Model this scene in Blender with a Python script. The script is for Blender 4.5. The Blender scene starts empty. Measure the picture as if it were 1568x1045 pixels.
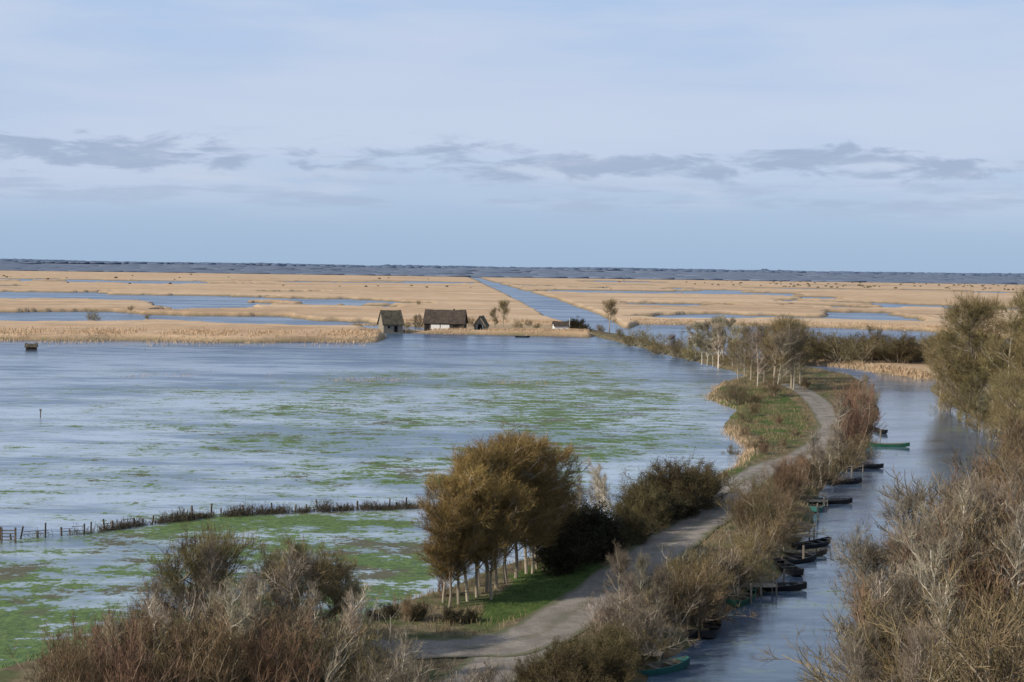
import bpy, math, numpy as np
from mathutils import Matrix, Vector, Euler
R=np.random.RandomState(7)
scene=bpy.context.scene
for _a,_b in (('view_transform','Standard'),('look','None')):
    try: setattr(scene.view_settings,_a,_b)
    except Exception: pass
scene.view_settings.exposure=0
H=22.0; F=2178.0; PITCH=math.atan(106.5/F); ROLL=math.radians(0.8)
CR=(Euler((math.pi/2-PITCH,0,0)).to_matrix() @ Matrix.Rotation(ROLL,3,'Z'))
cam=bpy.data.cameras.new('camera'); cam.lens=50; cam.sensor_width=36; cam.clip_end=30000; cam.clip_start=0.5
camo=bpy.data.objects.new('camera',cam); scene.collection.objects.link(camo)
camo.matrix_world=Matrix.Translation((0,0,H)) @ CR.to_4x4(); scene.camera=camo
CRn=np.array(CR)
def G(u,v,z=0.0):
    """ground point where the camera ray through an image pixel meets height z"""
    d=CRn@np.array([(u-784)/F,-(v-522.5)/F,-1.0])
    t=(z-H)/d[2]
    return (d[0]*t,d[1]*t)
def hz(u): return 416+(u-784)*0.01396
def GP(l): return np.array([G(*p) for p in l])
# ---------------- noise -----------------
def hsh(i,j,s): 
    a=np.sin(i*127.1+j*311.7+s*74.7)*43758.5453
    return a-np.floor(a)
def vn(x,y,s=0):
    i=np.floor(x);j=np.floor(y);fx=x-i;fy=y-j
    fx=fx*fx*(3-2*fx);fy=fy*fy*(3-2*fy)
    return (hsh(i,j,s)*(1-fx)+hsh(i+1,j,s)*fx)*(1-fy)+(hsh(i,j+1,s)*(1-fx)+hsh(i+1,j+1,s)*fx)*fy
def fbm(x,y,s=0,o=4):
    r=0;a=.5;t=0
    for k in range(o):
        r=r+a*vn(x*2**k+k*17.3,y*2**k+k*9.1,s+k);t+=a;a*=.5
    return r/t
def ss(a,b,x):
    t=np.clip((x-a)/(b-a),0,1);return t*t*(3-2*t)
def sdf(X,Y,P):
    n=len(P);d=np.full(X.shape,1e18);s=np.zeros(X.shape,bool)
    for i in range(n):
        ax,ay=P[i];bx,by=P[(i+1)%n];ex,ey=bx-ax,by-ay
        wx,wy=X-ax,Y-ay
        t=np.clip((wx*ex+wy*ey)/(ex*ex+ey*ey+1e-9),0,1)
        d=np.minimum(d,(wx-ex*t)**2+(wy-ey*t)**2)
        c=((ay>Y)!=(by>Y))&(X<(bx-ax)*(Y-ay)/((by-ay) if by!=ay else 1e-9)+ax)
        s^=c
    return np.where(s,1,-1)*np.sqrt(d)
# ---------------- land layout -----------------
MARSH=np.vstack([GP([(-700,511),(0,521),(200,522),(400,525),(590,524),(604,518),(560,512),(600,510),(700,512),(800,514),(905,517),(965,496),(1150,498),(1240,501),(1420,507),(1568,523),(2300,545)]),[(9000,9500),(-9000,9500)]])
CANAL=GP([(714,422.5),(735,431),(765,446),(793,460),(818,474),(840,488),(878,501),(902,512),(930,522),(965,506),(925,486),(888,472),(850,458),(793,443),(747,430),(723,422.5)])
POOLS=[GP(p) for p in [
 [(-300,446),(0,447),(100,449),(240,455),(400,456),(560,460),(620,465),(560,467),(400,464),(240,464),(120,461),(0,460),(-300,458)],
 [(-300,475),(0,478),(150,479),(300,483),(430,487),(560,494),(600,505),(520,504),(400,500),(200,498),(0,497),(-300,494)],
 [(410,464),(500,464),(580,470),(640,475),(560,474),(450,469)],
 [(760,436),(830,438),(890,442),(800,442)],
 [(1020,441),(1120,446),(1200,450),(1260,457),(1225,465),(1188,465),(1180,461),(1215,457),(1150,453),(1050,448)],
 [(930,484),(1100,482),(1240,486),(1300,480),(1420,492),(1400,497),(1240,492),(1000,490)],
 [(60,429),(250,433),(400,436),(240,436),(80,433)],
 [(1280,463),(1450,468),(1568,474),(1568,478),(1420,473),(1290,468)],
 [(950,462),(1080,466),(1160,470),(1060,471),(960,467)],
]]
YARD=GP([(560,499),(700,500),(905,502),(910,514),(700,511),(560,510)])
DYKE=GP([(893,510),(930,520),(985,533),(1040,548),(1100,562),(1150,577),(1100,592),(1085,610),(1130,628),(1112,660),(1150,690),(1135,712),(1095,735),(1060,765),(960,795),(880,838),(800,865),(720,895),(660,915),(600,932),(540,958),(480,972),(300,978),(100,1010),(-100,1060),(-600,1300),(-1500,2600),(930,2600),(960,1200),(1000,1045),(1010,1005),(1075,965),(1130,925),(1190,885),(1215,840),(1240,790),(1265,745),(1305,700),(1325,670),(1340,640),(1338,605),(1310,580),(1230,565),(1180,556),(1090,545),(1030,535),(980,520),(930,511),(900,505)])
BANK2=GP([(1200,540),(1280,545),(1430,553),(1480,560),(1440,584),(1380,577),(1300,562),(1200,554)])
RBANK=GP([(1425,598),(1450,618),(1500,640),(1540,665),(1535,700),(1480,760),(1440,820),(1390,880),(1340,960),(1310,1045),(1280,1200),(1200,2600),(5000,2600),(5000,700),(1900,565),(1600,562),(1450,562)])
LAWN=GP([(715,965),(760,920),(800,885),(870,868),(925,870),(930,893),(860,945),(790,975),(730,985)])
GREEN2=[GP(p) for p in [[(1105,735),(1130,705),(1195,695),(1190,712),(1110,750)],[(1090,600),(1200,600),(1245,640),(1240,690),(1160,690),(1120,650)],[(890,975),(930,930),(1000,900),(900,985)]]]
def fields(X,Y):
    D=np.maximum(Y,20)
    wx=(fbm(X*.12,Y*.12,3)-.5); w2=(fbm(X*.02,Y*.012,5)-.5)
    marsh=sdf(X,Y,MARSH)
    m=marsh+w2*14*np.clip(D/400,0,2)
    wat=sdf(X,Y,CANAL)
    pools=np.full(X.shape,-1e9)
    for p in POOLS: pools=np.maximum(pools,sdf(X,Y,p))
    pools=pools+w2*D*.10+(fbm(X*.03,Y*.015,15)-.5)*D*.07
    pn=fbm(X*.0042,Y*.0030,21,6); thin=ss(.66,.70,pn)*ss(560,800,D)*(1-ss(3500,4500,D))
    m=np.minimum(m,-wat+w2*4); m=np.minimum(m,-pools)
    m=np.where(thin>.5,-D*.004,m)
    dk=sdf(X,Y,DYKE)+wx*2.2
    b2=sdf(X,Y,BANK2)+wx*6
    rb=sdf(X,Y,RBANK)+wx*1.5
    rm=np.maximum(1.5,D*.004)
    mz=ss(-.3,1,m/rm); kz=ss(-1.2,1.6,np.maximum(dk,rb)); bz=ss(-1,2.5,b2)
    reedtex=fbm(X*.08,Y*.05,9)
    yd=ss(-4,3,sdf(X,Y,YARD))
    z=-.35+mz*((1.2+1.0*reedtex+.35)*(1-yd)+.9*yd)
    z=np.maximum(z,-.35+kz*1.15); z=np.maximum(z,-.35+bz*(1.1+.6*reedtex))
    hill=ss(4900,6800,Y+900*(fbm(X*.0007,Y*.0003,31)-.5))*(23+16*fbm(X*.0006,Y*.0005,33))
    z=z+hill
    reed=np.maximum(mz,bz*.8)*(1-ss(.3,.7,kz))*(1-.45*yd)
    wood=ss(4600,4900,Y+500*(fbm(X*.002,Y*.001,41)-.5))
    g=ss(-1,2,sdf(X,Y,LAWN)+wx*2)
    for p in GREEN2: g=np.maximum(g,.55*ss(-1,2,sdf(X,Y,p)+wx*3))
    return z,reed,g,wood
# ---------------- mesh helpers -----------------
def npmesh(name,V,Q,attrs={},mats=[],smooth=False,obj=True):
    me=bpy.data.meshes.new(name)
    V=np.ascontiguousarray(V,dtype=np.float32);Q=np.ascontiguousarray(Q,dtype=np.int32);k=Q.shape[1]
    me.vertices.add(len(V));me.vertices.foreach_set('co',V.ravel())
    me.loops.add(Q.size);me.loops.foreach_set('vertex_index',Q.ravel())
    me.polygons.add(len(Q));me.polygons.foreach_set('loop_start',np.arange(0,Q.size,k,dtype=np.int32))
    me.update(calc_edges=True)
    me.polygons.foreach_set('use_smooth',np.full(len(Q),smooth))
    for n,a in attrs.items():
        at=me.attributes.new(n,'FLOAT','POINT');at.data.foreach_set('value',np.ascontiguousarray(a,dtype=np.float32).ravel())
    for m in mats: me.materials.append(m)
    if not obj: return me
    o=bpy.data.objects.new(name,me);scene.collection.objects.link(o);return o
# ---------------- material helpers -----------------
class NT:
    def __init__(s,name):
        s.m=bpy.data.materials.new(name);s.m.use_nodes=True;s.t=s.m.node_tree;s.t.nodes.clear()
    def n(s,ty,**k):
        x=s.t.nodes.new(ty)
        for a,b in k.items():
            setattr(x,a,b)
        return x
    def l(s,a,b): s.t.links.new(a,b)
    def val(s,inp,v):
        if isinstance(v,(int,float,tuple,list)): inp.default_value=v if not isinstance(v,(tuple,list)) or len(v)!=3 or inp.type!='RGBA' else (*v,1)
        else: s.l(v,inp)
    def noise(s,vec,scale,det=4,rough=.55,dist=0):
        x=s.n('ShaderNodeTexNoise');s.l(vec,x.inputs['Vector']);x.inputs['Scale'].default_value=scale;x.inputs['Detail'].default_value=det;x.inputs['Roughness'].default_value=rough;x.inputs['Distortion'].default_value=dist
        return x.outputs['Fac']
    def math(s,op,a,b=0,clamp=False):
        x=s.n('ShaderNodeMath',operation=op,use_clamp=clamp);s.val(x.inputs[0],a);s.val(x.inputs[1],b);return x.outputs[0]
    def rng(s,x,a,b,c=0,d=1,smooth=True):
        r=s.n('ShaderNodeMapRange');r.interpolation_type='SMOOTHSTEP' if smooth else 'LINEAR'
        s.val(r.inputs[0],x)
        for i,q in enumerate((a,b,c,d)): r.inputs[i+1].default_value=q
        return r.outputs[0]
    def mix(s,f,a,b):
        x=s.n('ShaderNodeMix',data_type='RGBA');s.val(x.inputs[0],f);s.val(x.inputs[6],a);s.val(x.inputs[7],b);return x.outputs[2]
    def attr(s,n):
        x=s.n('ShaderNodeAttribute',attribute_name=n);return x.outputs['Fac']
    def mapv(s,vec,sc,loc=(0,0,0)):
        x=s.n('ShaderNodeMapping');s.l(vec,x.inputs[0]);x.inputs['Scale'].default_value=sc;x.inputs['Location'].default_value=loc;return x.outputs[0]
    def pos(s): return s.n('ShaderNodeTexCoord').outputs['Object']
    def pr(s,col,rough=.9,spec=.2,normal=None,ior=None):
        p=s.n('ShaderNodeBsdfPrincipled');s.val(p.inputs['Base Color'],col);s.val(p.inputs['Roughness'],rough);s.val(p.inputs['Specular IOR Level'],spec)
        if normal is not None: s.l(normal,p.inputs['Normal'])
        if ior: p.inputs['IOR'].default_value=ior
        return p.outputs[0]
    def bump(s,h,st=.5,d=.1):
        b=s.n('ShaderNodeBump');b.inputs['Strength'].default_value=st;b.inputs['Distance'].default_value=d;s.l(h,b.inputs['Height']);return b.outputs[0]
    def out(s,x):
        o=s.n('ShaderNodeOutputMaterial');s.l(x,o.inputs[0]);return s.m
def simple(name,c1,c2,scale=3,rough=.85,spec=.2,stretch=(1,1,1)):
    t=NT(name);v=t.mapv(t.pos(),stretch);n=t.noise(v,scale,5)
    return t.out(t.pr(t.mix(t.rng(n,.3,.7),c1,c2),rough,spec,t.bump(n,.3,.05)))
# ground
t=NT('ground_soil_and_reeds');P=t.pos()
nL=t.noise(t.mapv(P,(.004,.012,0)),1,6,.6);nM=t.noise(t.mapv(P,(.03,.05,.03)),1,5,.6);nF=t.noise(P,.9,6,.65);nG=t.noise(P,.25,5,.6)
reedc=t.mix(t.rng(nL,.35,.65),(.50,.34,.205),(.62,.45,.295))
reedc=t.mix(t.rng(nM,.5,.72,0,.6),reedc,(.33,.215,.13))
reedc=t.mix(t.rng(t.noise(t.mapv(P,(.01,.02,0),(40,9,0)),1,4),.58,.75,0,.5),reedc,(.36,.33,.19))
reedc=t.mix(t.rng(t.noise(t.mapv(P,(.0025,.009,0),(4,19,0)),1,5,.65),.52,.62,0,.6),reedc,(.37,.25,.165))
reedc=t.mix(t.rng(t.noise(t.mapv(P,(.006,.03,0),(14,3,0)),1,6,.7),.60,.66,0,.55),reedc,(.22,.15,.10))
reedc=t.mix(t.rng(nF,.35,.7,.25,0),reedc,(.25,.17,.10))
soil=t.mix(t.rng(nF,.35,.65),(.10,.075,.045),(.20,.16,.095))
soil=t.mix(t.rng(nG,.5,.62,0,.75),soil,(.06,.085,.027))
green=t.mix(t.rng(nF,.3,.7),(.042,.070,.017),(.090,.125,.034))
gm=t.math('ADD',t.attr('green'),t.math('MULTIPLY',t.math('SUBTRACT',nG,.5),1.0))
col=t.mix(t.rng(gm,.35,.6),soil,green)
col=t.mix(t.attr('reed'),col,reedc)
wood_haze=t.mix(t.rng(nM,.3,.7),(.15,.18,.235),(.17,.19,.235))  # wooded hills: aerial haze painted in as blue-grey base colour
col=t.mix(t.attr('wood'),col,wood_haze)
M_ground=t.out(t.pr(col,.95,.1,t.bump(nF,.5,.3)))
# water
t=NT('flood_water_surface');P=t.pos()
w1=t.noise(t.mapv(P,(.012,.03,0)),1,4,.55,.3); w2=t.noise(t.mapv(P,(.05,.16,0)),1,4,.6);w3=t.noise(t.mapv(P,(.22,.8,0)),1,5,.65)
cov=t.attr('cover');far_tone=t.attr('far_tone');can=t.attr('canal')
wind=t.math('ADD',t.math('ADD',t.math('MULTIPLY',w1,.42),t.math('MULTIPLY',w2,.34)),t.math('MULTIPLY',w3,.24))
wc=t.mix(t.rng(wind,.42,.56),(.10,.15,.235),(.37,.43,.51))  # pale and dark wind streaks: sky reflection painted into the base colour
wc=t.mix(far_tone,wc,t.mix(t.rng(wind,.43,.57),(.025,.055,.12),(.11,.155,.235)))  # far water: weaker sky reflection painted as darker colour, not water depth
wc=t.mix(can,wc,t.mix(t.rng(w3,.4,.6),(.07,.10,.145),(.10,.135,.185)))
rip=t.noise(t.mapv(P,(.8,1.6,0)),1,3,.6)
g1=t.noise(P,.045,4,.6);g2=t.noise(t.mapv(P,(.24,.42,0)),1,5,.7);g3=t.noise(P,1.5,5,.72)
gn=t.math('ADD',t.math('ADD',t.math('MULTIPLY',g1,.26),t.math('MULTIPLY',g2,.42)),t.math('MULTIPLY',g3,.32))
gn=t.math('ADD',t.math('MULTIPLY',t.math('SUBTRACT',gn,.5),2.1),.5)
gv=t.math('ADD',gn,t.math('MULTIPLY',cov,.42))
sub=t.rng(gv,.50,.70,0,.5)
wc=t.mix(sub,wc,t.mix(far_tone,(.18,.24,.14),(.13,.17,.12)))
rough=t.math('ADD',t.rng(wind,.35,.65,.34,.2),t.math('MULTIPLY',can,-.14))
wat=t.pr(wc,rough,.5,t.bump(rip,.12,.12),1.33)
gc=t.mix(t.rng(g3,.35,.65),(.045,.085,.017),(.125,.185,.045))
gc=t.mix(t.rng(t.noise(P,.12,6,.65),.52,.60,0,.85),gc,(.10,.08,.05))
gc=t.mix(far_tone,gc,(.14,.165,.065))
gr=t.pr(gc,.9,.15,t.bump(g3,.6,.2))
ms=t.n('ShaderNodeMixShader');t.l(t.rng(gv,.67,.725,0,.93),ms.inputs[0]);t.l(wat,ms.inputs[1]);t.l(gr,ms.inputs[2])
M_water=t.out(ms.outputs[0])
# ---------------- terrain + water sheets -----------------
def fan(rows,cols):
    v=np.concatenate([np.linspace(5,120,int(rows*.42),endpoint=False),np.linspace(120,640,int(rows*.45),endpoint=False),np.geomspace(640,2000,int(rows*.1))])
    y=np.concatenate([[12000,10500],H*F/v,[0,-60,-300]])
    s=np.linspace(-1,1,cols); tt=.47*s+1.3*np.sign(s)*np.clip(np.abs(s)-.8,0,1)**2*8
    Y,T=np.meshgrid(y,tt,indexing='ij'); X=T*(np.maximum(Y,0)+12)
    n,m=X.shape; i=np.arange(n*m).reshape(n,m)
    Q=np.stack([i[1:,:-1],i[1:,1:],i[:-1,1:],i[:-1,:-1]],-1).reshape(-1,4)
    return X.ravel(),Y.ravel(),Q
X,Y,Q=fan(640,640)
z,reed,gg,wood=fields(X,Y)
npmesh('ground',np.stack([X,Y,z],-1),Q,{'reed':reed,'green':gg,'wood':wood},[M_ground],True)
X,Y,Q=fan(300,320)
def blob(X,Y,u,v,rx,ry):
    x,y=G(u,v);return np.exp(-((X-x)/rx)**2-((Y-y)/ry)**2)
MEADOW=GP([(-400,850),(0,826),(200,806),(340,790),(640,778),(660,800),(700,860),(680,930),(300,1000),(-400,1400)])
MID=GP([(100,740),(300,600),(620,566),(900,535),(1060,556),(1110,600),(1130,700),(1000,760),(640,775),(200,790)])
RT=GP([(700,585),(1090,580),(1120,640),(1120,725),(900,690),(760,650)])
OUTER=GP([(-400,800),(-300,650),(0,600),(300,575),(1060,540),(1130,700),(1000,770),(640,778),(0,826)])
cover=.17*ss(-10,20,sdf(X,Y,OUTER))+.21*ss(-14,28,sdf(X,Y,MID))+.17*ss(-8,16,sdf(X,Y,RT))
md=ss(-2,3,sdf(X,Y,MEADOW));cover=cover*(1-md)+.50*md
cover=cover+.16*blob(X,Y,560,860,8,12)-.12*blob(X,Y,180,850,12,5)+.13*blob(X,Y,20,1010,14,10)+.28*blob(X,Y,430,800,16,3)+.2*blob(X,Y,250,812,10,2.5)+.15*blob(X,Y,60,870,8,3)-.3*blob(X,Y,480,818,9,2.6)+.08*blob(X,Y,60,960,8,5)
cover=cover+.30*blob(X,Y,960,525,10,40)
far_tone=ss(170,420,Y+60*(fbm(X*.01,Y*.01,91)-.5)); canal=np.maximum(ss(-1,2,sdf(X,Y,GP([(1340,560),(1480,585),(1600,650),(1560,720),(1450,900),(1330,1300),(900,1300),(1000,1000),(1130,900),(1200,840),(1240,760),(1330,660)]))),0)  # first mask follows distance from the camera, not depth of water
npmesh('flood_water',np.stack([X,Y,X*0],-1),Q,{'cover':cover,'far_tone':far_tone,'canal':canal},[M_water],True)
# ---------------- road -----------------
def strip(name,pts,w,mat,dz=.05,n=160,edge=.25,seed=1):
    P=np.array([G(a,b,.8) for a,b in pts]);
    d=np.r_[0,np.cumsum(np.hypot(*np.diff(P,axis=0).T))];s=np.linspace(0,d[-1],n)
    x=np.interp(s,d,P[:,0]);y=np.interp(s,d,P[:,1])
    k=np.ones(9)/9
    xp=np.convolve(np.pad(x,4,'edge'),k,'valid');yp=np.convolve(np.pad(y,4,'edge'),k,'valid')
    tx=np.gradient(xp);ty=np.gradient(yp);l=np.hypot(tx,ty);nx=-ty/l;ny=tx/l
    c=np.linspace(-1,1,9);r=np.random.RandomState(seed)
    j=1+edge*(np.interp(s,np.linspace(0,d[-1],n//3),r.rand(n//3))-.5)
    VX=xp[:,None]+nx[:,None]*c*w/2*j[:,None];VY=yp[:,None]+ny[:,None]*c*w/2*j[:,None]
    zz,_,_,_=fields(VX.ravel(),VY.ravel())
    zz=np.maximum(zz,.7)+dz
    i=np.arange(n*9).reshape(n,9);Q=np.stack([i[:-1,:-1],i[:-1,1:],i[1:,1:],i[1:,:-1]],-1).reshape(-1,4)
    return npmesh(name,np.stack([VX.ravel(),VY.ravel(),zz],-1),Q,{'across':np.tile(np.abs(c),n)},[mat],True)
t=NT('gravel_surface');P=t.pos();a=t.noise(P,.5,5);b=t.noise(P,5,4,.7)
c=t.mix(t.rng(a,.35,.65),(.19,.165,.14),(.29,.255,.215));c=t.mix(t.rng(b,.4,.7,0,.5),c,(.13,.11,.09))
ac=t.math('ADD',t.attr('across'),t.math('MULTIPLY',t.math('SUBTRACT',a,.5),.9))
c=t.mix(t.rng(ac,.72,.98,0,.85),c,(.10,.105,.05))
c=t.mix(t.math('MULTIPLY',t.rng(ac,.22,.0),.35),c,(.12,.12,.065))
M_road=t.out(t.pr(c,.95,.1,t.bump(b,.4,.05)))
RL=[(1205,588),(1235,602),(1258,622),(1275,650),(1272,675),(1235,697),(1185,712),(1125,745),(1098,775),(1085,798),(1040,818),(1010,845),(965,875),(925,903),(870,945),(800,990),(720,1050),(600,1150)]
RT2=[(840,968),(760,992),(660,995),(560,996),(470,1003),(380,1020)]
strip('gravel_road',RL,4.2,M_road)
strip('gravel_track',RT2,4.5,M_road,.07,60,.3,3)
# ---------------- tree generator -----------------
def nrm(a): return a/np.maximum(np.linalg.norm(a,axis=-1,keepdims=True),1e-9)
def poly(start,d,L,m,up,wob,r):
    n=len(start);pts=np.zeros((n,m,3));pts[:,0]=start;d=nrm(d)
    for i in range(1,m):
        d=nrm(d+np.array([0,0,up])/m+r.normal(0,wob,(n,3))); pts[:,i]=pts[:,i-1]+d*(L/(m-1))[:,None]
    return pts
def spawn(par,k,t0,t1,ang,L,m,up,wob,r,taperlen=.5):
    n,mm,_=par.shape;idx=np.repeat(np.arange(n),k);t=r.uniform(t0,t1,n*k)
    f=t*(mm-1);i=np.minimum(f.astype(int),mm-2);fr=(f-i)[:,None]
    a=par[idx,i];b=par[idx,i+1];s=a+(b-a)*fr;pd=nrm(b-a)
    q=r.normal(0,1,(n*k,3));q=nrm(q-(q*pd).sum(1,keepdims=True)*pd)
    an=np.radians(r.normal(ang,ang*.25,n*k))[:,None]
    d=np.cos(an)*pd+np.sin(an)*q
    return poly(s,d,L*r.uniform(.45,1.3,n*k)*(1-taperlen*t),m,up,wob,r)
def tube(pts,r0,r1,sides,r):
    n,m,_=pts.shape;tg=nrm(np.gradient(pts,axis=1));ref=nrm(r.normal(0,1,(n,1,3)))
    u=nrm(np.cross(tg,ref));v=np.cross(tg,u)
    rad=(np.linspace(1,0,m)[None,:]*np.asarray(r0).reshape(-1,1)+np.linspace(0,1,m)[None,:]*np.asarray(r1).reshape(-1,1))*np.ones((n,1))
    if sides==2:
        ring=np.stack([pts-u*rad[...,None],pts+u*rad[...,None]],2);
    else:
        a=np.arange(sides)*2*np.pi/sides
        ring=pts[:,:,None]+rad[:,:,None,None]*(np.cos(a)[None,None,:,None]*u[:,:,None]+np.sin(a)[None,None,:,None]*v[:,:,None])
    i=np.arange(n*m*sides).reshape(n,m,sides)
    if sides==2: Q=np.stack([i[:,:-1,0],i[:,:-1,1],i[:,1:,1],i[:,1:,0]],-1).reshape(-1,4)
    else:
        j=np.roll(i,-1,axis=2);Q=np.stack([i[:,:-1],j[:,:-1],j[:,1:],i[:,1:]],-1).reshape(-1,4)
    return ring.reshape(-1,3),Q,np.repeat(r.rand(n),m*sides)
def leaves(tw,k,size,r,spread=.08):
    n,m,_=tw.shape;c=np.repeat(tw[:,1:].reshape(-1,3),k,0);c=c+r.normal(0,spread,c.shape)
    a=nrm(r.normal(0,1,c.shape));b=nrm(np.cross(a,r.normal(0,1,c.shape)));s=(size*r.uniform(.5,1.3,len(c)))[:,None]
    V=np.stack([c-a*s,c-b*s*.5,c+a*s,c+b*s*.5],1).reshape(-1,3);Q=np.arange(len(V)).reshape(-1,4)
    return V,Q,np.repeat(r.rand(len(c)),4)
class Acc:
    def __init__(s): s.V=[];s.Q=[];s.va=[];s.ti=[];s.n=0
    def add(s,g,tint):
        V,Q,va=g;s.V.append(V);s.Q.append(Q+s.n);s.va.append(va);s.ti.append(np.full(len(V),tint));s.n+=len(V)
    def mesh(s,name,mat):
        return npmesh(name,np.concatenate(s.V),np.concatenate(s.Q),{'var':np.concatenate(s.va),'tint':np.concatenate(s.ti)},[mat],False,False)
def tree(name,mat,seed,h=10,trunk=.15,clear=.25,limbs=16,lang=45,llen=.42,up=.5,b1=8,b2=7,tw=10,twl=.07,twr=.009,leaf=0,lsize=.05,lean=0,wob=.08,tl=.62):
    r=np.random.RandomState(seed);A=Acc()
    T=poly(np.zeros((1,3)),np.array([[lean,0,1.]]),np.array([h*.92]),8,.3,.05,r)
    A.add(tube(T,trunk,.02,7,r),0)
    L=spawn(T,limbs,clear,.97,lang,h*llen,7,up,wob,r,tl);A.add(tube(L,trunk*.38,.018,4,r),.05)
    B=spawn(L,b1,.2,1,38,h*llen*.42,5,up*.8,wob*1.3,r,.4);A.add(tube(B,.026,.010,3,r),.25)
    C=spawn(B,b2,.15,1,36,h*llen*.24,4,up*.7,wob*1.6,r,.3);A.add(tube(C,.012,.007,2,r),.7)
    W=spawn(C,tw,.1,1,36,h*twl,3,up*.6,wob*1.5,r,.2);A.add(tube(W,twr,twr*.5,2,r),1)
    if leaf: A.add(leaves(W,leaf,lsize,r),1)
    return A.mesh(name,mat)
def shrub(name,mat,seed,h=4,stems=14,spread=38,b1=7,b2=5,tw=6,twl=.13,twr=.008,up=.5,leaf=0,lsize=.06,base=.8,sr=.055):
    r=np.random.RandomState(seed);A=Acc()
    s=np.c_[r.normal(0,base*.6,(stems,2)),np.zeros(stems)-.1]
    an=np.radians(np.minimum(np.abs(r.normal(0,spread,stems)),72));ph=r.uniform(0,6.28,stems)
    d=np.c_[np.sin(an)*np.cos(ph),np.sin(an)*np.sin(ph),np.cos(an)]
    L=poly(s,d,h*r.uniform(.4,1.0,stems),7,up,.13,r);A.add(tube(L,sr,.016,4,r),.05)
    B=spawn(L,b1,.12,1,34,h*.38,5,up,.14,r,.4);A.add(tube(B,.020,.009,3,r),.3)
    C=spawn(B,b2,.1,1,34,h*.24,4,up,.16,r,.3);A.add(tube(C,.010,.006,2,r),.8)
    W=spawn(C,tw,.1,1,34,h*twl,3,up,.16,r,.2);A.add(tube(W,twr,twr*.5,2,r),1)
    if leaf: A.add(leaves(W,leaf,lsize,r),1)
    return A.mesh(name,mat)
def twigmat(name,bark,a,b,hue=.015):
    t=NT(name);P=t.pos();oi=t.n('ShaderNodeObjectInfo').outputs['Random']
    n=t.noise(P,.7,3)
    c=t.mix(t.attr('var'),a,b);c=t.mix(t.rng(n,.35,.65,0,.6),c,tuple(x*.5 for x in a))
    c=t.mix(t.rng(t.attr('tint'),.1,.9,1,0,False),c,bark)
    hs=t.n('ShaderNodeHueSaturation');t.l(c,hs.inputs['Color']);t.l(t.rng(oi,0,1,.68,1.28,False),hs.inputs['Value']);t.l(t.rng(t.math('FRACT',t.math('MULTIPLY',oi,7.3)),0,1,.5-hue,.5+hue,False),hs.inputs['Hue'])
    return t.out(t.pr(hs.outputs[0],.85,.15))
MB={'olive':twigmat('olive_twigs',(.30,.25,.18),(.17,.13,.055),(.28,.22,.105)),
'gold':twigmat('golden_budding_twigs',(.30,.25,.185),(.205,.135,.045),(.33,.225,.085),.004),
'grey':twigmat('grey_bare_twigs',(.38,.33,.26),(.165,.13,.09),(.28,.23,.165)),
'red':twigmat('russet_twigs',(.28,.21,.145),(.18,.108,.062),(.29,.185,.115)),
'brown':twigmat('brown_twigs',(.27,.22,.155),(.13,.095,.05),(.23,.17,.095)),
'ivy':twigmat('ivy_leaves',(.14,.115,.08),(.075,.06,.027),(.155,.12,.055)),
'dark':twigmat('evergreen_leaves',(.09,.07,.05),(.033,.03,.017),(.078,.068,.036)),
'pale':twigmat('pale_bark_twigs',(.56,.50,.40),(.27,.23,.155),(.42,.35,.25))}
K={}
def kind(k,nm,meshes): K[k]=(nm,meshes)
kind('poplar','poplar_tree',[tree('poplar_mesh',MB['gold'],10+i,10,.12,.20,26,46,.38,.75,7,6,8,.07,.009,1,.028,tl=.5) for i in range(3)])
kind('willow','willow_tree',[tree('willow_mesh',MB['olive'],20+i,9,.2,.14,18,52,.52,.7,7,6,7,.08,.010,0) for i in range(3)])
kind('bigtree','alder_tree',[tree('alder_mesh',MB['olive'],30+i,15,.25,.10,26,50,.38,.7,8,7,8,.05,.014,0) for i in range(2)])
kind('bare','bare_tree',[tree('bare_mesh',MB['pale'],40+i,9,.13,.22,15,38,.34,.7,6,5,6,.06,.009) for i in range(2)])
kind('bankbare','birch_tree',[tree('birch_mesh',MB['pale'],45+i,10,.15,.22,20,34,.32,.8,7,6,6,.06,.016) for i in range(2)])
kind('greytree','ash_tree',[tree('ash_mesh',MB['grey'],50+i,9,.15,.12,20,46,.46,.6,7,6,7,.07,.009) for i in range(2)])
kind('olive','willow_shrub',[shrub('willow_shrub_mesh',MB['olive'],60+i) for i in range(3)])
kind('grey','hawthorn_shrub',[shrub('hawthorn_mesh',MB['grey'],70+i,twl=.11) for i in range(2)])
kind('red','dogwood_shrub',[shrub('dogwood_mesh',MB['red'],80+i,spread=28,up=.8,sr=.04) for i in range(2)])
kind('brown','blackthorn_shrub',[shrub('blackthorn_mesh',MB['brown'],90+i,spread=42,tw=7) for i in range(3)])
kind('dark','evergreen_bush',[shrub('evergreen_mesh',MB['dark'],100+i,spread=48,tw=6,leaf=2,lsize=.07) for i in range(3)])
kind('ivy','ivy_bush',[shrub('ivy_mesh',MB['ivy'],110+i,spread=50,stems=18,b2=6,tw=7,leaf=1,lsize=.05) for i in range(2)])
kind('sparse','alder_shrub',[shrub('alder_shrub_mesh',MB['grey'],120+i,stems=9,spread=22,b1=6,b2=4,tw=4,up=.8,sr=.06) for i in range(3)])
HT={}
for k,(nm,ms) in K.items():
    for m in ms:
        co=np.zeros(len(m.vertices)*3,np.float32);m.vertices.foreach_get('co',co);zz=co.reshape(-1,3)[:,2];HT[m.name]=float(np.percentile(zz,99.5))
cnt=[0]
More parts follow.
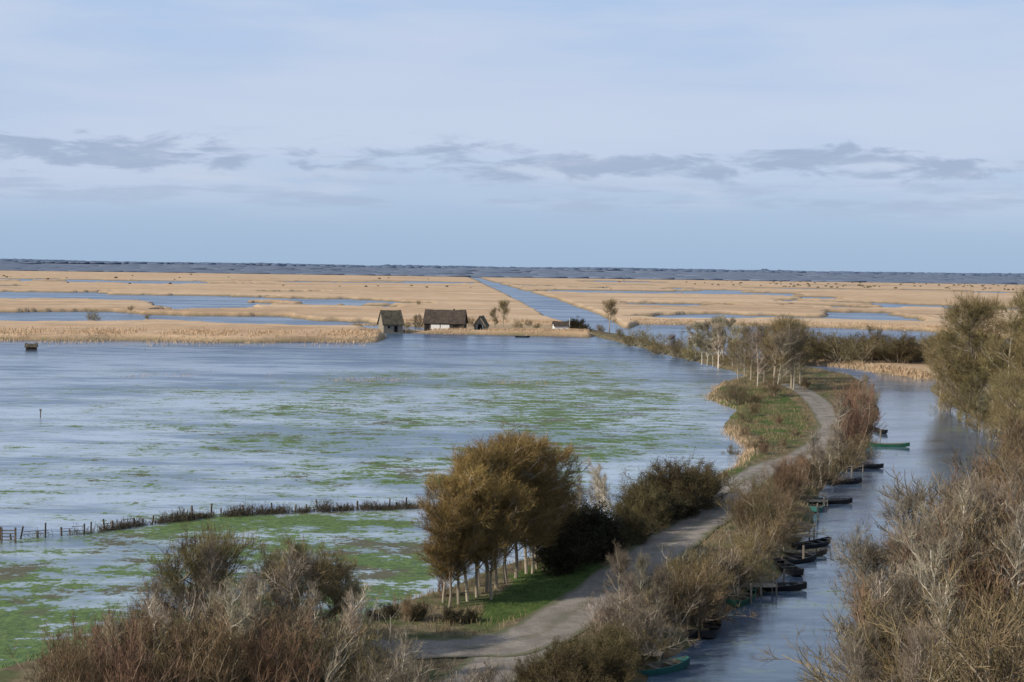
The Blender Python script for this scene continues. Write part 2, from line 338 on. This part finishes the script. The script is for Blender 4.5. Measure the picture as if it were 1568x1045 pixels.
def T(k,u,vb,vt,w=1.0):
    nm,ms=K[k];cnt[0]+=1;m=ms[cnt[0]%len(ms)]
    x,y=G(u,vb,.5);h=H*(vb-vt)/(vb-hz(u));zz=float(fields(np.array([x]),np.array([y]))[0][0])
    s=h/HT[m.name];o=bpy.data.objects.new(nm,m);scene.collection.objects.link(o)
    o.location=(x,y,max(zz,-.2)-.03);o.scale=(s*w,s*w,s);o.rotation_euler=(0,0,R.uniform(0,6.28));return o
def TL(k,l,w=1.0):
    for q in l: T(k,q[0],q[1],q[2],q[3] if len(q)>3 else w)
TL('poplar',[(688,938,772),(702,932,748),(716,928,720),(730,922,702),(745,915,686),(760,908,676),(775,900,671),(790,892,672),(806,885,678),(822,878,685),(840,870,700),(678,930,785),(752,925,740),(815,885,720),(733,905,700),(700,920,742)],1.22)
TL('dark',[(880,862,785),(905,852,790),(860,880,815),(935,842,795),(965,830,785),(1000,808,755),(890,850,765),(840,880,820),(870,855,775),(1040,795,742),(915,862,810),(900,858,780)],1.3)
TL('ivy',[(960,835,775),(1000,820,772),(925,855,800),(980,815,748),(1045,788,722),(865,862,780),(1080,768,722),(1022,790,712),(1050,782,708),(1070,776,712),(1000,795,725),(975,802,742),(1030,800,745)],1.15)
TL('bare',[(915,800,692),(880,850,735),(925,810,712),(900,815,730)])
TL('bare',[(1245,735,655),(1280,700,610)])
TL('bankbare',[(1075,556,490),(1092,558,483),(1107,559,486),(1122,562,490),(1065,549,497),(1083,557,488),(1100,561,492),(1058,547,500),(1130,565,500)],1.1)
TL('dark',[(600,952,928),(640,957,930),(690,962,934),(570,957,937),(718,960,940)],1.3)
TL('brown',[(1140,825,765),(1165,832,750),(1185,818,758),(1205,795,748),(1150,802,745),(1185,845,790),(1165,790,735),(1128,800,765)],1.0)
TL('red',[(1205,772,712),(1200,760,705),(1218,760,700),(620,960,918),(680,920,890)],.95)
TL('olive',[(1050,925,852),(1080,915,845),(1110,908,835),(1135,890,820),(1155,868,805),(1080,938,865),(1052,952,865),(1160,850,805)],1.0)
TL('sparse',[(1045,925,845),(1085,918,838),(1120,910,820),(1150,885,805),(1100,935,860),(1060,955,870)],.9)
TL('brown',[(1060,930,862),(1090,905,850),(1140,900,848),(1020,960,880),(1065,950,878)],1.1)
TL('greytree',[(950,962,845),(978,965,855),(1003,972,868),(965,985,885)],.75)
TL('grey',[(935,1000,908),(1005,985,905),(980,1005,922),(925,985,920)],1.05)
TL('ivy',[(850,1065,992),(895,1052,980),(932,1045,970),(870,1085,1000),(815,1075,1014),(950,1025,960),(910,1075,1000),(935,1070,1000)],1.1)
TL('red',[(1310,692,585),(1322,668,590),(1316,690,628),(1300,700,625),(1315,655,582)],.8)
TL('greytree',[(1285,715,650),(1258,738,675),(1270,728,665),(1230,748,695),(1325,640,575),(1302,690,600),(1335,655,600),(1312,675,590)],.9)
TL('brown',[(1240,748,698),(1305,705,655),(1290,715,668),(1205,768,722),(1268,735,692)],1.1)
TL('brown',[(1165,686,671),(1215,672,656),(1130,620,592),(1185,610,575),(1150,690,671),(1120,612,592),(1200,690,673),(1160,622,602),(1140,650,633),(1120,690,672)],1.3)
TL('red',[(1155,640,620),(1195,655,638),(1170,700,682),(1235,600,580),(1140,670,652)],1.3)
TL('willow',[(1150,585,498),(1185,600,488),(1212,598,490),(1170,590,498),(1130,575,512),(933,512,460),(1335,556,502),(1195,585,490),(1225,590,503),(1205,575,493)],1.0)
TL('greytree',[(1160,595,508),(1190,602,502),(1140,578,505),(1215,600,498),(1030,545,508)],1)
TL('olive',[(985,530,497),(965,528,505),(1010,540,512),(1040,546,503),(950,520,503),(1000,535,505),(1055,550,515),(920,512,497),(1140,565,520),(1100,560,528)],1.1)
for u in range(1225,1440,13): T(['olive','ivy','brown'][u%3],u,554+(u-1225)*.02+R.uniform(-4,4),R.uniform(510,524),1.5)
TL('bigtree',[(1470,626,468),(1500,640,452),(1540,650,458),(1452,616,500),(1578,662,450),(1522,632,460),(1605,650,440),(1560,640,455)],.95)
TL('willow',[(1440,612,505),(1455,622,545),(1560,702,570),(1540,690,590),(1500,652,560),(1530,665,560),(1585,740,600),(1480,640,540)],1.05)
TL('olive',[(1450,625,590),(1475,640,605),(1500,655,615),(1525,670,630),(1545,690,640)],1.2)
TL('brown',[(1555,805,680),(1545,832,705),(1580,770,640),(1530,862,750),(1560,760,650),(1570,840,680),(1560,870,745)],1.0)
TL('red',[(1560,820,700),(1590,900,720)],1.1)
TL('greytree',[(1385,1000,752),(1430,1012,742),(1472,1002,738),(1350,1045,815),(1395,1050,800),(1440,1060,800),(1500,1010,742),(1540,1010,725)],.95)
TL('sparse',[(1410,1020,790),(1500,1020,770),(1340,1060,880),(1540,1000,740),(1440,1090,860)],.9)
TL('bare',[(1400,1050,790),(1490,1040,760),(1350,1090,870),(1540,1090,800),(1450,1150,880),(1570,1060,780),(1430,1100,830)],1.1)
TL('red',[(1525,1022,755),(1500,1100,870),(1410,1105,900),(1460,1060,830),(1575,1020,745)],1.0)
TL('olive',[(1450,1125,890),(1550,1125,860),(1480,1060,860),(1400,1060,870)],1.1)
TL('brown',[(1480,1200,930),(1560,1250,930),(1530,980,770),(1560,930,720),(1530,1080,830),(1360,1080,925),(1550,1000,720),(1535,1060,795),(1475,1010,800)],1.1)
TL('greytree',[(1322,1060,880),(1315,1100,930),(1400,1200,960),(1335,1190,980),(1370,1110,880)],.85)
# left foreground
TL('willow',[(300,1012,812),(345,1022,820),(470,1022,832),(430,1025,850),(515,1015,860),(275,1030,850)],.9)
TL('greytree',[(500,1005,848),(320,1030,835),(440,1030,845),(240,1040,890)],.8)
TL('bare',[(430,1012,838),(455,1040,850),(320,1050,900),(400,1080,930),(520,1010,865),(610,1100,965),(375,1060,900),(480,1050,900),(250,1080,920),(350,1090,900),(540,1060,900),(170,1080,950)],1.05)
TL('greytree',[(535,1005,890),(385,1050,885)],.9)
TL('red',[(205,1055,945),(152,1065,955),(112,1085,968),(232,1085,935),(332,1105,945),(180,1125,975),(430,1105,965),(250,1040,935),(130,1110,995)],1.0)
TL('sparse',[(210,1050,935),(160,1055,945),(260,1050,900),(350,1070,905),(450,1070,915),(540,1040,915),(480,1100,960),(590,1090,990)],1.0)
TL('olive',[(380,1075,930),(500,1085,955),(300,1100,965),(540,1060,960)],1.1)
TL('brown',[(560,1100,1003),(440,1075,935),(190,1070,970),(420,1040,915),(290,1075,940),(100,1100,990),(240,1110,970)],1.1)
TL('grey',[(622,1120,1020),(742,1130,1032),(580,1130,1012)],1.2)
TL('sparse',[(640,1105,1000),(700,1115,1012),(760,1115,1015)],1.0)
# bushes by the huts and in the marsh
TL('willow',[(770,504,460),(758,503,472),(640,503,478)],1)
TL('olive',[(622,501,486),(640,501,485),(720,500,484),(795,505,488),(548,502,490),(822,505,494),(140,492,470),(225,494,484),(200,478,470),(640,470,463),(1460,500,480),(1500,505,478),(1540,515,488),(810,500,488)],1.1)
TL('dark',[(886,507,486),(878,503,488),(893,509,492)],1.1)
# ---------------- blades (reeds, dry grass, fence brush) ------------
def blades(name,xy,hgt,wid,mat,lean=.2,zoff=-.1,seed=3):
    r=np.random.RandomState(seed);n=len(xy);z0=np.maximum(fields(xy[:,0],xy[:,1])[0],-.1)+zoff
    b=np.c_[xy,z0];d=np.c_[r.normal(0,lean,(n,2)),np.ones(n)];L=hgt*r.uniform(.5,1.15,n)
    a=r.uniform(-.9,.9,n);w=np.c_[np.cos(a),np.sin(a),np.zeros(n)]*(wid*r.uniform(.5,1.3,n))[:,None]/2
    m=b+d*L[:,None]*.55;t_=b+d*L[:,None]+np.c_[r.normal(0,lean*.5,(n,2))*L[:,None],np.zeros(n)]
    V=np.stack([b-w,b+w,m+w*.9,m-w*.9,t_+w*.35,t_-w*.35],1).reshape(-1,3)
    i=np.arange(n)*6;Q=np.concatenate([np.stack([i,i+1,i+2,i+3],-1),np.stack([i+3,i+2,i+4,i+5],-1)])
    return npmesh(name,V,Q,{'var':np.repeat(r.rand(n),6)},[mat])
def blademat(name,a,b):
    t=NT(name);c=t.mix(t.attr('var'),a,b);n=t.noise(t.pos(),.3,3);c=t.mix(t.rng(n,.4,.7,0,.4),c,tuple(x*.5 for x in a));return t.out(t.pr(c,.9,.1))
M_reed=blademat('dry_reed',(.42,.29,.17),(.60,.44,.29));M_dry=blademat('dry_grass_blades',(.17,.13,.07),(.32,.25,.14));M_gr=blademat('grass_blades',(.045,.075,.02),(.115,.15,.045))
def inpoly(P,n,seed,bb=None):
    r=np.random.RandomState(seed);lo=P.min(0);hi=P.max(0)
    if bb: lo=np.array(bb[0]);hi=np.array(bb[1])
    out=[];c=0
    while c<n:
        q=r.uniform(lo,hi,(n*3,2));q=q[sdf(q[:,0],q[:,1],P)>0];out.append(q);c+=len(q)
        if len(q)==0: break
    return np.concatenate(out)[:n]
def alongline(pts,n,sx,sy,seed,th=.38):
    r=np.random.RandomState(seed);P=GP(pts);d=np.r_[0,np.cumsum(np.hypot(*np.diff(P,axis=0).T))];s=r.uniform(0,d[-1],n)
    cl=fbm(s*.15,s*0+seed,seed);keep=cl>th
    q=np.c_[np.interp(s,d,P[:,0])+r.normal(0,sx,n),np.interp(s,d,P[:,1])+r.normal(0,sy,n)];return q[keep]
q=np.concatenate([alongline([(-100,518),(200,519),(400,521),(590,521)],9000,1,14,4),alongline([(965,496),(1240,501),(1420,507),(1568,520)],7000,1,5,7),alongline([(1200,555),(1300,563),(1430,582)],6000,1,2,8),alongline([(1200,541),(1430,553)],4000,1,2,9)])
blades('reed_bed',q,.9,.14,M_reed,.3)
q=np.concatenate([alongline([(560,509),(700,511),(905,515)],7000,1,3,5,.45),alongline([(540,498),(700,498),(860,500)],6000,1,5,6)])
blades('reed_fringe',q,.8,.12,M_reed,.3)
dk=inpoly(DYKE,60000,11,((-45,74),(90,420)));rbq=inpoly(RBANK,15000,12,((10,74),(120,260)))
def farfrom(q,lines,w):
    P=np.array([G(a,b,.8) for a,b in lines]);d=np.full(len(q),1e9)
    for i in range(len(P)-1):
        e=P[i+1]-P[i];w_=q-P[i];t_=np.clip((w_@e)/(e@e),0,1);d=np.minimum(d,np.hypot(*(w_-t_[:,None]*e).T))
    return q[d>w]
dk=farfrom(farfrom(dk,RL,2.2),RT2,2.4)
f=fields(dk[:,0],dk[:,1])[2];cl=fbm(dk[:,0]*.3,dk[:,1]*.3,77)
blades('dry_grass',np.concatenate([dk[(f<.57)&(cl>.47)],rbq]),.45,.035,M_dry,.35,0)
blades('grass_tufts',dk[(f>=.57)|(cl<.44)],.2,.03,M_gr,.5,0)
q=np.concatenate([alongline([(505,583),(640,582),(830,588)],1000,1,3,14,.5),alongline([(150,577),(330,575),(520,578)],600,1,3,15,.5),alongline([(1112,660),(1150,690),(1135,712),(1095,735)],1500,.6,1,16),alongline([(1130,628),(1085,610),(1100,592),(1150,577)],1100,.8,1.5,17)])
blades('rushes',q,.6,.05,M_reed,.25)
# ---------------- meadow fence with stubble hedge ----------------
FL=[(-120,836),(0,828),(60,823),(130,818),(200,807),(260,799),(330,791),(420,786),(520,782),(640,778)]
M_wood=simple('weathered_wood',(.07,.055,.04),(.16,.13,.095),4,.9)
def boxes(name,L,mat):
    V=[];Q=[];n=0
    c=np.array([[-1,-1,-1],[1,-1,-1],[1,1,-1],[-1,1,-1],[-1,-1,1],[1,-1,1],[1,1,1],[-1,1,1]])*.5
    fq=np.array([[0,3,2,1],[4,5,6,7],[0,1,5,4],[1,2,6,5],[2,3,7,6],[3,0,4,7]])
    for (x,y,zc,sx,sy,sz,rz,tilt) in L:
        M=np.array(Euler((tilt,tilt*.6,rz)).to_matrix());V.append((c*[sx,sy,sz])@M.T+[x,y,zc]);Q.append(fq+n);n+=8
    return npmesh(name,np.concatenate(V),np.concatenate(Q),{},[mat])
P=GP(FL);d=np.r_[0,np.cumsum(np.hypot(*np.diff(P,axis=0).T))];L=[]
s=np.arange(0,d[-1],.95)
for a in s:
    x=np.interp(a,d,P[:,0]);y=np.interp(a,d,P[:,1]);h=R.uniform(.7,1.5);L.append((x+R.normal(0,.15),y+R.normal(0,.15),h/2-.3,.12,.12,h,R.uniform(0,1),R.normal(0,.12)))
for a in s[:-1]:
    if R.rand()<.5 and a<d[-1]*.5:
        x0,y0=np.interp(a,d,P[:,0]),np.interp(a,d,P[:,1]);x1,y1=np.interp(a+.95,d,P[:,0]),np.interp(a+.95,d,P[:,1])
        for zz in (.35,.6): L.append(((x0+x1)/2,(y0+y1)/2+.08,zz+R.normal(0,.04),math.hypot(x1-x0,y1-y0)+.1,.03,.04,math.atan2(y1-y0,x1-x0),0))
boxes('meadow_fence',L,M_wood)
r=np.random.RandomState(5);n=5600;a=r.uniform(0,1,n)**.75*d[-1];pr_=.12+.88*ss(.25,.4,a/d[-1]);keep=(fbm(a*1.6,a*0,8,3)>.40)&(r.rand(n)<pr_);a=a[keep];n=len(a)
st=np.c_[np.interp(a,d,P[:,0])+r.normal(0,.3,n),np.interp(a,d,P[:,1])+r.normal(0,.5,n),np.zeros(n)-.05]
dd=np.c_[r.normal(0,.5,(n,2)),np.ones(n)]
A=Acc();Lp=poly(st,dd,r.uniform(.2,.8,n)*(.05+2.1*fbm(a*2.2,a*0,18,3)),4,.3,.25,r);A.add(tube(Lp,.016,.009,3,r),.2);Wp=spawn(Lp,5,.2,1,50,.28,3,.2,.25,r);A.add(tube(Wp,.009,.005,2,r),1)
M_hedge=twigmat('hedge_twigs',(.12,.10,.075),(.07,.052,.034),(.14,.11,.07))
hm=A.mesh('field_hedge',M_hedge);scene.collection.objects.link(bpy.data.objects.new('field_hedge',hm))
x,y=G(12,832);boxes('field_gate',[(x-.5,y,.5,.12,.12,1.5,0,0),(x+.6,y,.5,.12,.12,1.5,0,0)]+[(x+.05,y,.25+i*.25,1.1,.04,.07,0,0) for i in range(4)],M_wood)
# ---------------- distant trees ----------------
r=np.random.RandomState(9)
import bmesh
bm=bmesh.new();bmesh.ops.create_icosphere(bm,subdivisions=2,radius=1);bm.verts.ensure_lookup_table()
iv=np.array([v.co[:] for v in bm.verts]);it=np.array([[v.index for v in f.verts] for f in bm.faces]);bm.free()
def clumps(name,x,y,w,h,mat,nzs=.28,sm=True,lift=.3):
    n=len(x);z0=fields(x,y)[0];k=len(iv)
    sc=np.stack([w,w,h],-1)[:,None]/2;nz=1+nzs*(r.rand(n,k,1)-.5)*2
    V=iv[None]*sc*nz+np.stack([x,y,z0+h*lift],-1)[:,None]
    Q=(it[None]+np.arange(n)[:,None,None]*k).reshape(-1,3)
    return npmesh(name,V.reshape(-1,3),Q,{'var':np.repeat(r.rand(n),k)},[mat],sm)
t=NT('distant_foliage_haze_tint');c=t.mix(t.attr('var'),(.14,.172,.23),(.15,.178,.23));M_dist=t.out(t.pr(c,1,0))  # bluish albedo paints the distance haze onto the trees
t=NT('ridge_foliage_haze_tint');c=t.mix(t.attr('var'),(.105,.14,.205),(.115,.148,.21));M_rdg=t.out(t.pr(c,1,0))  # ridge trees likewise carry haze blue in their colour
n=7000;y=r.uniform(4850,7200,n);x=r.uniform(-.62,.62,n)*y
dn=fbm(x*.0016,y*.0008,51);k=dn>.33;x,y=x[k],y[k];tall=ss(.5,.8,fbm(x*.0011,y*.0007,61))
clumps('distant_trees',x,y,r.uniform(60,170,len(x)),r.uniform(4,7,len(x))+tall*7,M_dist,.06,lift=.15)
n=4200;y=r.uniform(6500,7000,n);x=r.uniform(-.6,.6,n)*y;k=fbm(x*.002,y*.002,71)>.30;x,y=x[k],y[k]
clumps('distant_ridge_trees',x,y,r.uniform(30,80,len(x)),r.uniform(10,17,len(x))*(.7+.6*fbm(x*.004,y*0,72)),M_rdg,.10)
def copse(u0,u1,vb,n,seed):
    rr=np.random.RandomState(seed);xs=[];ys=[]
    for i in range(n):
        a,b=G(rr.uniform(u0,u1),vb+rr.uniform(-.6,.6));xs.append(a);ys.append(b)
    return np.array(xs),np.array(ys)
t=NT('copse_foliage_haze_tint');c=t.mix(t.attr('var'),(.085,.115,.165),(.095,.125,.175));M_cop=t.out(t.pr(c,1,0))  # darker blue-grey, haze again painted into the foliage colour
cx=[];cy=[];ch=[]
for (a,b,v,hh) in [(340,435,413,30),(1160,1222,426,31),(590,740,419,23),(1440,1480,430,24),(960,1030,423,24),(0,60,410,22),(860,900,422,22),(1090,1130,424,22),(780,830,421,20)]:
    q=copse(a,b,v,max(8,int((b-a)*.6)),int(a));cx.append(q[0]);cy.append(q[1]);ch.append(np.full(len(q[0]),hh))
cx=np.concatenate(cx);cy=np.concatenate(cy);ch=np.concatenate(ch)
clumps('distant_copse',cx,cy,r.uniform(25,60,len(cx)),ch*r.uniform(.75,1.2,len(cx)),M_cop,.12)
t=NT('marsh_bush_foliage');c=t.mix(t.attr('var'),(.10,.085,.06),(.18,.145,.095));M_mb=t.out(t.pr(c,1,0))
pts=[]
for i in range(170):
    u=r.uniform(1050,1700) if i<130 else r.uniform(-100,1000);v=hz(u)+(r.uniform(10,20) if i<130 else r.uniform(10,30));pts.append(G(u,v))
pts=np.array(pts);z=fields(pts[:,0],pts[:,1])[0];pts=pts[z>.4]
sz=r.uniform(1.5,3.6,len(pts))*np.clip(pts[:,1]/2500,.35,1.2);clumps('marsh_bushes',pts[:,0],pts[:,1],sz*1.8,sz,M_mb)
# ---------------- buildings ----------------
M_thatch=simple('old_thatch',(.06,.052,.038),(.12,.105,.07),.9);M_roof=simple('dark_reed_roof',(.045,.035,.028),(.085,.065,.05),.9)
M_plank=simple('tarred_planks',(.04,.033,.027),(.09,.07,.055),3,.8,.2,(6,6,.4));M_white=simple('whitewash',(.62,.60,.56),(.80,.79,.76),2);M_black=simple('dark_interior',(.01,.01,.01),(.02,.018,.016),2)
M_stone=simple('pale_plank',(.20,.17,.13),(.30,.26,.20),3)
def empty(name,x,y,z,rz=0):
    e=bpy.data.objects.new(name,None);scene.collection.objects.link(e);e.location=(x,y,z);e.rotation_euler=(0,0,rz);return e
def mesh_child(e,name,V,Fc,mat):
    me=bpy.data.meshes.new(name);me.from_pydata([tuple(v) for v in V],[],Fc);me.materials.append(mat);me.update()
    o=bpy.data.objects.new(name,me);scene.collection.objects.link(o);o.parent=e;return o
def bx(e,name,x,y,z,sx,sy,sz,mat):
    V=[(x+sx*a/2,y+sy*b/2,z+sz*c/2) for c in(-1,1) for a,b in((-1,-1),(1,-1),(1,1),(-1,1))]
    return mesh_child(e,name,V,[(0,3,2,1),(4,5,6,7),(0,1,5,4),(1,2,6,5),(2,3,7,6),(3,0,4,7)],mat)
def gable(e,w,dp,hw,hr,wall,roof,over=.5,th=.3,hip=0):
    V=[(-w/2,-dp/2,0),(w/2,-dp/2,0),(w/2,dp/2,0),(-w/2,dp/2,0),(-w/2,-dp/2,hw),(w/2,-dp/2,hw),(w/2,dp/2,hw),(-w/2,dp/2,hw),(-w/2,0,hr),(w/2,0,hr)]
    mesh_child(e,'walls',V,[(0,1,5,4),(2,3,7,6),(1,2,6,9,5),(3,0,4,8,7)],wall)
    sl=(hr-hw)/(dp/2);ye=dp/2+over;ze=hw-over*sl;X=w/2+over
    up=th
    prof=[(-ye,ze+.04),(0,hr+.04),(ye,ze+.04),(ye,ze+up),(0,hr+up*1.3),(-ye,ze+up)]
    N=8;V=[];rr=np.random.RandomState(int(w*10))
    for i in range(N+1):
        fx=-X+2*X*i/N;sag=.18*math.sin(math.pi*i/N)
        for j,(py,pz) in enumerate(prof): V.append((fx if j not in(1,4) else fx*(1-hip),py,pz-(sag if j in(1,4) else 0)+rr.normal(0,.03)))
    Fc=[tuple(range(5,-1,-1)),tuple(N*6+k for k in range(6))]
    for i in range(N):
        for j in range(6):
            a=i*6+j;b=i*6+(j+1)%6;Fc.append((a,b,b+6,a+6))
    mesh_child(e,'roof',V,Fc,roof)
GZ=.55
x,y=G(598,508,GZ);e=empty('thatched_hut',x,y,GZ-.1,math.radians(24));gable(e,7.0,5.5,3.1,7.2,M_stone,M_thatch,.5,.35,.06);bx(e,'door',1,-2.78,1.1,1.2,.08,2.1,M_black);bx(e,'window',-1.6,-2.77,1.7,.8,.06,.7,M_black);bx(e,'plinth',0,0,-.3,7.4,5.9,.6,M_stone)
x,y=G(682,507,GZ);e=empty('reed_barn',x,y,GZ-.1,math.radians(-6));gable(e,14.2,7.5,3.2,7.3,M_plank,M_roof,.5,.35,.03)
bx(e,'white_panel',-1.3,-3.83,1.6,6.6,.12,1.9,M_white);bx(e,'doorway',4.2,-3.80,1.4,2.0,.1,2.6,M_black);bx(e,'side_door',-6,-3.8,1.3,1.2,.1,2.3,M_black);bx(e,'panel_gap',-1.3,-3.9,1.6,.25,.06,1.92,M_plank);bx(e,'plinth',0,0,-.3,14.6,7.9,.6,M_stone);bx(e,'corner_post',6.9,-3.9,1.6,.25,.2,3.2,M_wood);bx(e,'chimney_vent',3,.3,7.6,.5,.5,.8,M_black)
x,y=G(737,507,GZ);e=empty('boat_shed',x,y,GZ-.1,math.radians(78));gable(e,5,4.2,2.2,5.3,M_stone,M_thatch,.35,.28,.0)
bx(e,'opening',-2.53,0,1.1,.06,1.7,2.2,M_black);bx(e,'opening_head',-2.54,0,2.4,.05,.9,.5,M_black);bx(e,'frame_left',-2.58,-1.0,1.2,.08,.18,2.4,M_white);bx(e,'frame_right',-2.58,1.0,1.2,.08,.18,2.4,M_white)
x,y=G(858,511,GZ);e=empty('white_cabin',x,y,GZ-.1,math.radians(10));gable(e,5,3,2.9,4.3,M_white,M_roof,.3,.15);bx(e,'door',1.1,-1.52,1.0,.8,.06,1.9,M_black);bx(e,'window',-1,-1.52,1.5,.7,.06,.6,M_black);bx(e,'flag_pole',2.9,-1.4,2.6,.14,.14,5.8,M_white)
x,y=G(48,537);e=empty('duck_blind',x,y,0,.2);gable(e,2.6,1.6,1.0,1.7,M_plank,M_thatch,.25,.2);bx(e,'slot',0,-.82,.75,1.8,.05,.25,M_black)
x,y=G(62,640);boxes('marker_post',[(x,y,.4,.12,.12,1.4,0,.05),(x,y,1.15,.3,.08,.25,0,.05)],M_wood)
# ---------------- boats ----------------
def paint(n,c): return simple(n,tuple(q*.7 for q in c),c,2,.5,.4)
PB=[paint('green_paint',(.03,.14,.085)),paint('black_tar',(.015,.015,.017)),paint('teal_paint',(.04,.17,.15)),paint('brown_wood_paint',(.07,.05,.035))]
M_in=simple('boat_interior',(.10,.09,.07),(.20,.18,.14),3)
def boat(u,v,ang,pm,inm,Ln=4.8,Wd=1.3):
    x,y=G(u,v);e=empty('punt_boat',x,y,-.05,math.radians(ang));V=[];N=12
    for i in range(N+1):
        s=-1+2*i/N;w=Wd/2*(1-.72*max(0,s)**2.4)*(1-.35*max(0,-s)**3);sh=.42+.22*abs(s)**2.2;bt=.0+.24*max(0,abs(s)-.55)**1.2*2
        xx=s*Ln/2
        V+= [(xx,-w,sh),(xx,-w*.78,bt),(xx,w*.78,bt),(xx,w,sh),(xx*.985,w-.06,sh),(xx*.97,w*.74,bt+.07),(xx*.97,-w*.74,bt+.07),(xx*.985,-w+.06,sh)]
    o=[];inn=[]
    for i in range(N):
        for j in range(8):
            a=i*8+j;b=i*8+(j+1)%8;(inn if j in(4,5,6) else o).append((a,a+8,b+8,b))
    o+=[(0,1,2,3),(7,6,5,4),(N*8+3,N*8+2,N*8+1,N*8),(N*8+4,N*8+5,N*8+6,N*8+7)];o+=[(0,3,4,7),(N*8,N*8+7,N*8+4,N*8+3)]
    mesh_child(e,'hull',V,o,pm);mesh_child(e,'inner_hull',V,inn,inm)
    for sx in(-.55,0,.5): bx(e,'thwart',sx*Ln/2,0,.36,.26,Wd*.82,.05,inm)
    bx(e,'fore_deck',.86*Ln/2,0,.52,.5,Wd*.42,.04,pm)
for b in [(1358,684,-4,0,5.8),(1345,662,100,1,4.5),(1320,717,-8,1,4.8),(1290,741,15,1,4.4),(1270,771,0,1,4.4),(1250,781,70,2,3.8),(1243,838,40,1,4.6),(1226,852,15,3,4.4),(1207,875,100,1,4.2),(1178,903,0,1,5.2),(1136,922,60,0,4.4),(1088,968,75,1,4),(1014,985,25,1,4.8),(1000,1030,30,2,4.8),(1150,545,10,1,4),(1015,541,0,1,5),(800,517,5,1,5),(1215,862,30,1,4.4)]:
    boat(b[0],b[1],b[2],PB[b[3]],PB[1] if b[3]==1 else M_in,b[4])
def jetty(u,v,ang,rail,Ln=3.2):
    x,y=G(u,v);e=empty('wooden_jetty',x,y,0,math.radians(ang))
    for i in range(9): bx(e,'plank',-Ln/2+(i+.5)*Ln/9,0,.62,Ln/9-.03,1.3,.05,M_stone)
    for a in(-1,1):
        for b in(-1,1): bx(e,'post',a*(Ln/2-.1),b*.55,.5 if rail else .2,.1,.1,2.4 if rail else 1.4,M_stone)
    if rail:
        for b in(-.62,.62):
            for zz in(1.1,1.6): bx(e,'rail',0,b,zz,Ln,.05,.08,M_stone)
jetty(1216,832,8,True);jetty(972,1014,-15,False);jetty(1155,910,5,False,3);jetty(1250,777,0,False,2);jetty(1307,722,0,False,2)
L=[]
for (u,v) in [(1105,948),(1117,930),(1150,925),(1185,905),(1230,862),(1252,800),(1262,780),(1304,730),(1334,700),(1348,675),(1025,1000),(1096,955),(970,1035),(1348,668),(1016,548),(1025,546),(1200,890),(1165,915)]:
    x,y=G(u,v);h=R.uniform(1.3,2.2);L.append((x,y,h/2-.5,.12,.12,h,0,R.normal(0,.06)))
boxes('mooring_posts',L,M_stone)
# ---------------- light + sky ----------------
EL=math.radians(29);AZ=math.radians(242)
sd=Vector((math.sin(AZ)*math.cos(EL),math.cos(AZ)*math.cos(EL),math.sin(EL)))
sl=bpy.data.lights.new('sun','SUN');sl.energy=4.7;sl.angle=math.radians(.5);sl.color=(1,.92,.80)
so=bpy.data.objects.new('sun',sl);scene.collection.objects.link(so);so.rotation_euler=sd.to_track_quat('Z','Y').to_euler()
w=bpy.data.worlds.new('World');scene.world=w;w.use_nodes=True
class WT(NT):
    def __init__(s,t): s.t=t;t.nodes.clear()
t=WT(w.node_tree)
sky=t.n('ShaderNodeTexSky');sky.sky_type='NISHITA';sky.sun_disc=False;sky.sun_elevation=EL;sky.sun_rotation=AZ;sky.air_density=1.0;sky.dust_density=.6;sky.ozone_density=1.5
g=t.n('ShaderNodeTexCoord').outputs['Generated'];sp=t.n('ShaderNodeSeparateXYZ');t.l(g,sp.inputs[0]);zc=sp.outputs[2]
vn1=t.noise(t.mapv(g,(2.2,2.2,16)),1,5,.5,.2)
veil=t.mix(t.rng(zc,.0,.10),(3.5,4.95,7.0),(5.0,6.15,8.2))
veil=t.mix(t.math('MULTIPLY',t.rng(zc,.11,.2),t.rng(vn1,.4,.6,1,.3)),veil,(4.1,5.75,8.4))
base=t.mix(t.rng(zc,.17,.7,.92,.25),sky.outputs[0],veil)
base=t.mix(t.math('MULTIPLY',t.rng(vn1,.42,.62,0,.6),t.rng(zc,.02,.07)),base,(6.0,6.7,8.2))
cn=t.noise(t.mapv(g,(17,17,75)),1,8,.6,.4);big=t.noise(t.mapv(g,(6,6,22),(5,1,3)),1,3)
cm=t.math('ADD',cn,t.math('MULTIPLY',t.math('SUBTRACT',big,.5),.55))
prof=t.math('ADD',t.rng(zc,.064,.072,.12,0),t.rng(zc,.076,.092,0,.18))
cm=t.math('SUBTRACT',cm,prof)
cl=t.rng(cm,.405,.56)
cl=t.math('MULTIPLY',cl,t.math('MULTIPLY',t.rng(zc,.058,.066),t.rng(zc,.088,.098,1,0)))
base=t.mix(t.math('MULTIPLY',cl,.85),base,(3.55,4.45,6.1))
lit=t.noise(t.mapv(g,(11,11,60),(9,2,1)),1,6,.6)
base=t.mix(t.math('MULTIPLY',t.rng(lit,.5,.65,0,.45),t.math('MULTIPLY',t.rng(zc,.040,.055),t.rng(zc,.07,.085,1,0))),base,(5.7,6.4,7.7))
band2=t.math('MULTIPLY',t.rng(zc,.032,.05),t.rng(zc,.056,.066,1,0))
cn2=t.noise(t.mapv(g,(11,11,85),(3,7,2)),1,6,.6)
base=t.mix(t.math('MULTIPLY',t.math('MULTIPLY',t.rng(cn2,.46,.62),band2),.6),base,(3.9,4.8,6.5))
bg=t.n('ShaderNodeBackground');t.l(base,bg.inputs[0]);bg.inputs[1].default_value=.1
o=t.n('ShaderNodeOutputWorld');t.l(bg.outputs[0],o.inputs[0])
print('objects',len(scene.objects))
